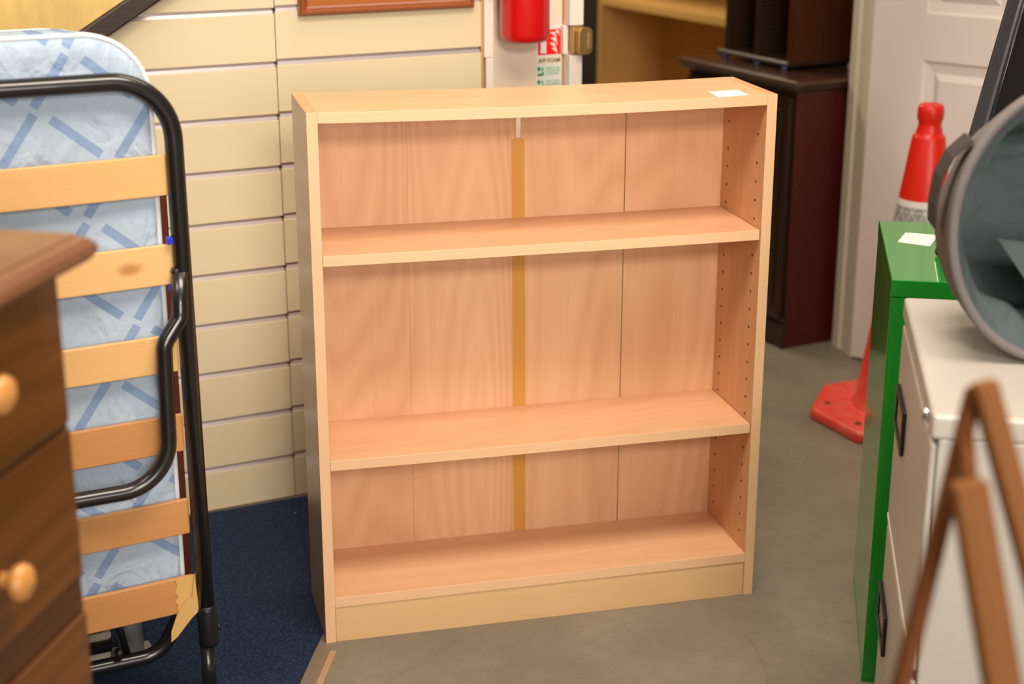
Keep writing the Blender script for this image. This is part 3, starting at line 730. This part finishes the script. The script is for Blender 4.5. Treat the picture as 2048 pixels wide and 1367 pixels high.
# grey fabric tub lying on its side
def tub():
    ax = Vector((math.cos(R(74)), math.sin(R(74)), .05)).normalized()   # from rim to base
    cen = Vector((.870, -.778, .889)); OV = .80
    e1 = Vector((0, 0, 1)); e1 = (e1-ax*e1.dot(ax)).normalized(); e2 = ax.cross(e1); SH = .08 if e2.dot(Vector((-r2.x, -r2.y, 0))) > 0 else -.08
    t = thing('fabric_basket', 'round grey fabric basket lying on its side on the white cabinet', 'basket', (cen.x, cen.y, .7))
    off = Vector((cen.x, cen.y, .7))
    N = 64
    def ringpts(r, d, wob, seed):
        out = []
        for i in range(N):
            a = 2*PI*i/N; v_ = Vector((math.cos(a)*2.0, math.sin(a)*2.0, d*14+seed))
            q = r*(1+wob*noise.noise(v_))
            p = cen+e1*(q*math.cos(a)-d*.22)+e2*(q*math.sin(a)*OV+d*SH)+ax*d
            if p.z < .7075: p.z = .7075+.0005*random.random()
            out.append(p-off)
        return out
    def shell(name, prof, mt, wob, seed, cap=True):
        bm = bmesh.new(); rs_ = [[bm.verts.new(p) for p in ringpts(r, d, wob*min(1, abs(d)*12), seed)] for r, d in prof]
        for A, Bq in zip(rs_, rs_[1:]):
            for i in range(N):
                f = bm.faces.new((A[i], A[(i+1) % N], Bq[(i+1) % N], Bq[i])); f.smooth = True
        if cap: bm.faces.new(rs_[-1])
        return link(name, bm, mt, t)
    shell('outer', [(.183, 0), (.185, .01), (.184, .03), (.176, .06), (.166, .10), (.156, .14), (.146, .17), (.13, .185), (.07, .19)], M['fabric_grey'], .05, 3)
    shell('lining', [(.181, .0), (.174, .006), (.163, .02), (.152, .03), (.146, .034), (.143, .05), (.138, .09), (.13, .14), (.115, .17), (.06, .18), (.01, .178)], M['fabric_lining'], .34, 9)
    pts = [p for p in ringpts(.183, 0, 0, 0)]
    T('rim_piping', pts, .0065, M['fabric_grey'], t, closed=True, seg=10)
    # folded pocket flap inside the lower part
    bm = bmesh.new()
    def P(a, b2, d): return cen+e1*a+e2*b2+ax*d-off
    sgn = 1
    def q3(L, u, v_, nn=8):
        pass
    A_ = P(-.035, -.075, .05); B_ = P(-.045, .09, .055); C_ = P(-.150, .01, .03)
    nn = 10; grid = {}
    for i in range(nn+1):
        for j in range(nn+1-i):
            u, v_ = i/nn, j/nn; p = A_*(1-u-v_)+B_*u+C_*v_
            p = p - ax*(.018*math.sin(PI*min(1, (u+v_)))*.6+.006*noise.noise(p*30)); grid[i, j] = p
    vv = {k: bm.verts.new(p) for k, p in grid.items()}; ww = {k: bm.verts.new(p+ax*.004) for k, p in grid.items()}
    for (i, j) in grid:
        if (i+1, j) in grid and (i, j+1) in grid:
            bm.faces.new((vv[i, j], vv[i+1, j], vv[i, j+1])); bm.faces.new((ww[i, j], ww[i, j+1], ww[i+1, j]))
            if (i+1, j+1) in grid:
                bm.faces.new((vv[i+1, j], vv[i+1, j+1], vv[i, j+1])); bm.faces.new((ww[i+1, j], ww[i, j+1], ww[i+1, j+1]))
    link('lining_flap', bm, M['fabric_lining'], t, smooth=True)
    # handle strap on the left side of the tub
    bm = bmesh.new()
    for dd in (0,):
        a0, a1 = R(22), R(22)
    return t, cen, e1, e2, ax, off
tb, cen, e1, e2, ax, off = tub()
sgl = 1 if (cen+e2*.1).x < cen.x else -1
pts = [cen+e2*sgl*.128+e1*.104+ax*.035-off, cen+e2*sgl*.147+e1*.080+ax*.045-off, cen+e2*sgl*.157+e1*.05+ax*.055-off, cen+e2*sgl*.160+e1*.01+ax*.06-off, cen+e2*sgl*.157-e1*.02+ax*.065-off]
bm = bmesh.new(); wv_ = ax*.022
prevv = None
for p in pts:
    nrm = e2*sgl*.003
    cur = [bm.verts.new(p-wv_), bm.verts.new(p+wv_), bm.verts.new(p+wv_+nrm), bm.verts.new(p-wv_+nrm)]
    if prevv:
        for i in range(4): bm.faces.new((prevv[i], prevv[(i+1) % 4], cur[(i+1) % 4], cur[i]))
    else: bm.faces.new(cur)
    prevv = cur
bm.faces.new(prevv[::-1]); link('handle_strap', bm, M['fabric_dark'], tb)

# black leaning pad behind the green cabinet
lp_ = thing('padded_board', 'black vinyl padded board standing slanted on the green steel cabinet', 'board', (.997, -.247, .7005), R(32.6))
bm = bmesh.new(); prism(bm, [(0, .0), (.27, .0), (.27+.33, .75), (.33, .75)], -.012, .022, 'XZ'); link('pad', bm, M['black_vinyl'], lp_, .009, seg=4)
T('piping', [(.004, -.013, .01), (.326, -.013, .74)], .003, M['black_vinyl'], lp_)

# ---------------------------------------------------------------- traffic cone
cn = thing('traffic_cone', 'red traffic cone with white reflective sleeve beside the white door', 'traffic cone', (1.524, .795, 0), R(11))
bm = bmesh.new()
prof = [(.022, .762), (.0255, .764), (.0285, .760), (.0300, .750), (.0300, .732), (.0262, .722), (.0262, .716), (.0305, .700), (.0310, .696), (.0370, .691), (.0380, .688), (.0572, .548), (.0895, .300), (.1255, .045), (.129, .040), (.133, .034), (.133, .030)]
lathe(bm, prof, 64); bmesh.ops.delete(bm, geom=[f for f in bm.faces if len(f.verts) > 4], context='FACES')
lathe(bm, [(.022, .762), (.019, .755), (.019, .70)], 64)
link('body', bm, M['cone_red'], cn)
bm = bmesh.new(); o_ = [(math.cos(R(22.5+45*k))*.238, math.sin(R(22.5+45*k))*.238) for k in range(8)]
prev = None
for sc, z in ((1, 0), (1.0, .022), (.97, .028), (.6, .034)):
    ring_ = [bm.verts.new((x*sc, y*sc, z)) for x, y in o_]
    if prev:
        for i in range(8): bm.faces.new((prev[i], prev[(i+1) % 8], ring_[(i+1) % 8], ring_[i]))
    else: bm.faces.new(ring_[::-1])
    prev = ring_
bm.faces.new(prev); link('base', bm, M['cone_red'], cn, .006, seg=3)
for a in (196, 214, 150, 250, 300, 20, 60):
    bm = bmesh.new(); lathe(bm, [(.009, 0), (.009, .0012)], 16, mat=Matrix.Translation((math.cos(R(a))*.19, math.sin(R(a))*.19, .0296)))
    link('base_hole', bm, M['hole'], cn)
bm = bmesh.new(); lathe(bm, [(.0578, .546), (.0598, .531)], 64); bmesh.ops.delete(bm, geom=[f for f in bm.faces if len(f.verts) > 4], context='FACES')
link('sleeve_border', bm, M['sleeve_border'], cn)
bm = bmesh.new(); lathe(bm, [(.0598, .531), (.0912, .292)], 64); bmesh.ops.delete(bm, geom=[f for f in bm.faces if len(f.verts) > 4], context='FACES')
link('reflective_sleeve', bm, M['sleeve'], cn)

# ---------------------------------------------------------------- mahogany cabinet, racks, rod, pale shelf unit beyond the opening
# local x = along the side (away), local y = along the front (away to the left)
mc = thing('mahogany_cabinet', 'dark mahogany cabinet with moulded top seen through the doorway', 'cabinet', (1.445, 1.362, 0), R(14))
bm = bmesh.new(); fs = box(bm, 0, .44, 0, .50, .0, .70); fs[2].material_index = 1; link('carcass', bm, [M['mahogany'], M['mahogany_side']], mc, .001)
bm = bmesh.new(); box(bm, -.006, .0, .0, .50, 0, .07); link('plinth', bm, M['mahogany'], mc, .001)
bm = bmesh.new()
prev = None
for ins, z in ((.026, .700), (.026, .704), (.018, .708), (.012, .714), (.010, .720), (.004, .724), (.0, .730), (.003, .736), (.006, .738)):
    ring_ = [bm.verts.new(q) for q in ((-.028+ins, -.028+ins, z), (.47-ins, -.028+ins, z), (.47-ins, .528-ins, z), (-.028+ins, .528-ins, z))]
    if prev:
        for i in range(4): bm.faces.new((prev[i], prev[(i+1) % 4], ring_[(i+1) % 4], ring_[i]))
    else: bm.faces.new(ring_[::-1])
    prev = ring_
bm.faces.new(prev); link('top', bm, M['mahogany_top'], mc)
for y0, y1 in ((.012, .247), (.253, .488)):
    dr = B('door', (-.014, -.0005, y0, y1, .085, .69), M['mahogany'], mc, .002)
    bm = bmesh.new()
    for q in ((y0+.03, y0+.036, .12, .655), (y1-.036, y1-.03, .12, .655), (y0+.036, y1-.036, .12, .126), (y0+.036, y1-.036, .649, .655)): box(bm, -.019, -.014, *q)
    link('moulding', bm, M['mahogany'], dr, .002)
rko = Matrix.Rotation(R(14), 4, 'Z') @ Vector((.085, .150, 0))
rk = thing('media_rack', 'dark wooden rack with slotted columns standing on the mahogany cabinet', 'rack', (1.445+rko.x, 1.362+rko.y, .7385), R(14))
bm = bmesh.new(); prism(bm, [(-.012, .010), (-.017, .016), (-.012, .024), (.285, .024), (.285, .010)], -.008, .322, 'XZ'); link('base', bm, M['rack'], rk, .003)
bm = bmesh.new(); box(bm, 0, .275, .0, .014, .024, .62); link('side_panel', bm, M['rack_side'], rk)
for y in (.150, .290): B('divider', (0, .275, y, y+.014, .024, .62), M['rack'], rk)
B('back_panel', (.265, .275, .014, .290, .024, .62), M['rack'], rk)
B('top', (-.01, .28, -.005, .309, .62, .64), M['rack'], rk, .002)
for ya, yb in ((.014, .150), (.164, .290)):
    bm = bmesh.new()
    for i in range(46):
        z = .034+.0126*i; box(bm, .006, .264, ya, ya+.006, z, z+.005); box(bm, .006, .264, yb-.006, yb, z, z+.005)
    link('slot_ribs', bm, M['rack'], rk)['kind'] = 'stuff'
for x, y in ((-.006, .02), (-.006, .145), (-.006, .30), (.26, .03), (.26, .28)):
    bm = bmesh.new(); lathe(bm, [(0, 0), (.010, 0), (.012, .010), (0, .010)], 20, mat=Matrix.Translation((x+.005, y, 0))); link('foot', bm, M['feet_steel'], rk)
rko = Matrix.Rotation(R(14), 4, 'Z') @ Vector((.26, .075, 0))
rd = thing('white_stand', 'thin white rod on a small white foot standing on the mahogany cabinet', 'stand', (1.445+rko.x, 1.362+rko.y, .7385), R(14))
bm = bmesh.new(); box(bm, -.022, .10, -.03, .02, 0, .016); link('foot', bm, M['white_rod'], rd, .005, seg=3)
T('rod', [(-.008, -.005, .012), (.045, .005, .42)], .0058, M['white_rod'], rd)
# pale unit, same line of fronts, further away
su = thing('shelving_unit', 'pale birch shelving unit in the dim room beyond the doorway', 'shelving unit', (1.772, 2.118, 0), R(14))
Lb = 1.18
B('side_panel', (0, .29, 0, .02, 0, 1.47), M['pale_birch'], su)
B('side_panel', (0, .29, Lb-.002, Lb+.018, 0, 1.47), M['pale_birch'], su)
B('back_panel', (.285, .29, .02, Lb-.002, 0, 1.47), M['pale_birch'], su)
for z in (.06, .40, .741, 1.09, 1.43): B('shelf', (.002, .284, .0202, Lb-.0022, z, z+.024), M['pale_birch_h'], su)
dk = thing('dark_infill', 'black cupboard added for the unlit gap between white door frame and pale shelves', 'infill', (1.772, 2.118, 0), R(14))
B('body', (.02, .42, Lb+.03, Lb+.75, 0, 1.7), M['unlit_dark'], dk, .003)  # added dark box that fills the unlit gap with near-black colour
B('door', (.003, .0198, Lb+.033, Lb+.747, .06, 1.69), M['unlit_dark'], dk, .002)
# inner wall behind them, near-black in place of an unlit room
bm = bmesh.new(); box(bm, 2.45, 2.51, 1.75, 6.4, 0, 2.75); link('wall_inner', bm, M['unlit_dark'], kind='structure')

# ---------------------------------------------------------------- wooden folding stand, right foreground
st = thing('folding_stand', 'brown wooden folding stand with splayed legs in the right foreground', 'stand')
def stick(name, a, b, wx, wy, mt, roll_=0, bevel=.004):
    a, b = Vector(a), Vector(b); d = (b-a).normalized()
    side_ = Vector((r2.x, r2.y, 0)).normalized(); side_ = (side_-d*side_.dot(d)).normalized()
    nrm = d.cross(side_); Q = Matrix((side_, nrm, d)).transposed().to_4x4(); Q = Matrix.Translation(a) @ Q
    o = bmesh.new(); box(o, -wx/2, wx/2, -wy/2, wy/2, 0, (b-a).length)
    ob = link(name, o, mt, st, bevel, seg=3); ob.matrix_local = Q; return ob
A0, A1 = Vector((.3548, -1.4467, .9436)), Vector((.044, -1.682, 0.006))
stick('rear_leg', A0, A1, .012, .022, M['stand_wood_dark'])
B0, B1 = Vector((.3087, -1.5252, .9009)), Vector((.393, -1.845, .006))
stick('front_leg', B0, B1, .027, .022, M['stand_wood'])
C0, C1 = Vector((.3500, -1.4651, .9560)), Vector((.540, -1.824, .006))
stick('front_leg', C0, C1, .020, .022, M['stand_wood'])
for s in (.45, .62, .8):
    stick('rung', B0.lerp(B1, s), C0.lerp(C1, s), .018, .012, M['stand_wood_dark'])
rod('pivot_bar', A0.lerp(A1, .03)+Vector((.0, 0, 0)), B0.lerp(B1, .02), .006, M['stand_wood_dark'], st)
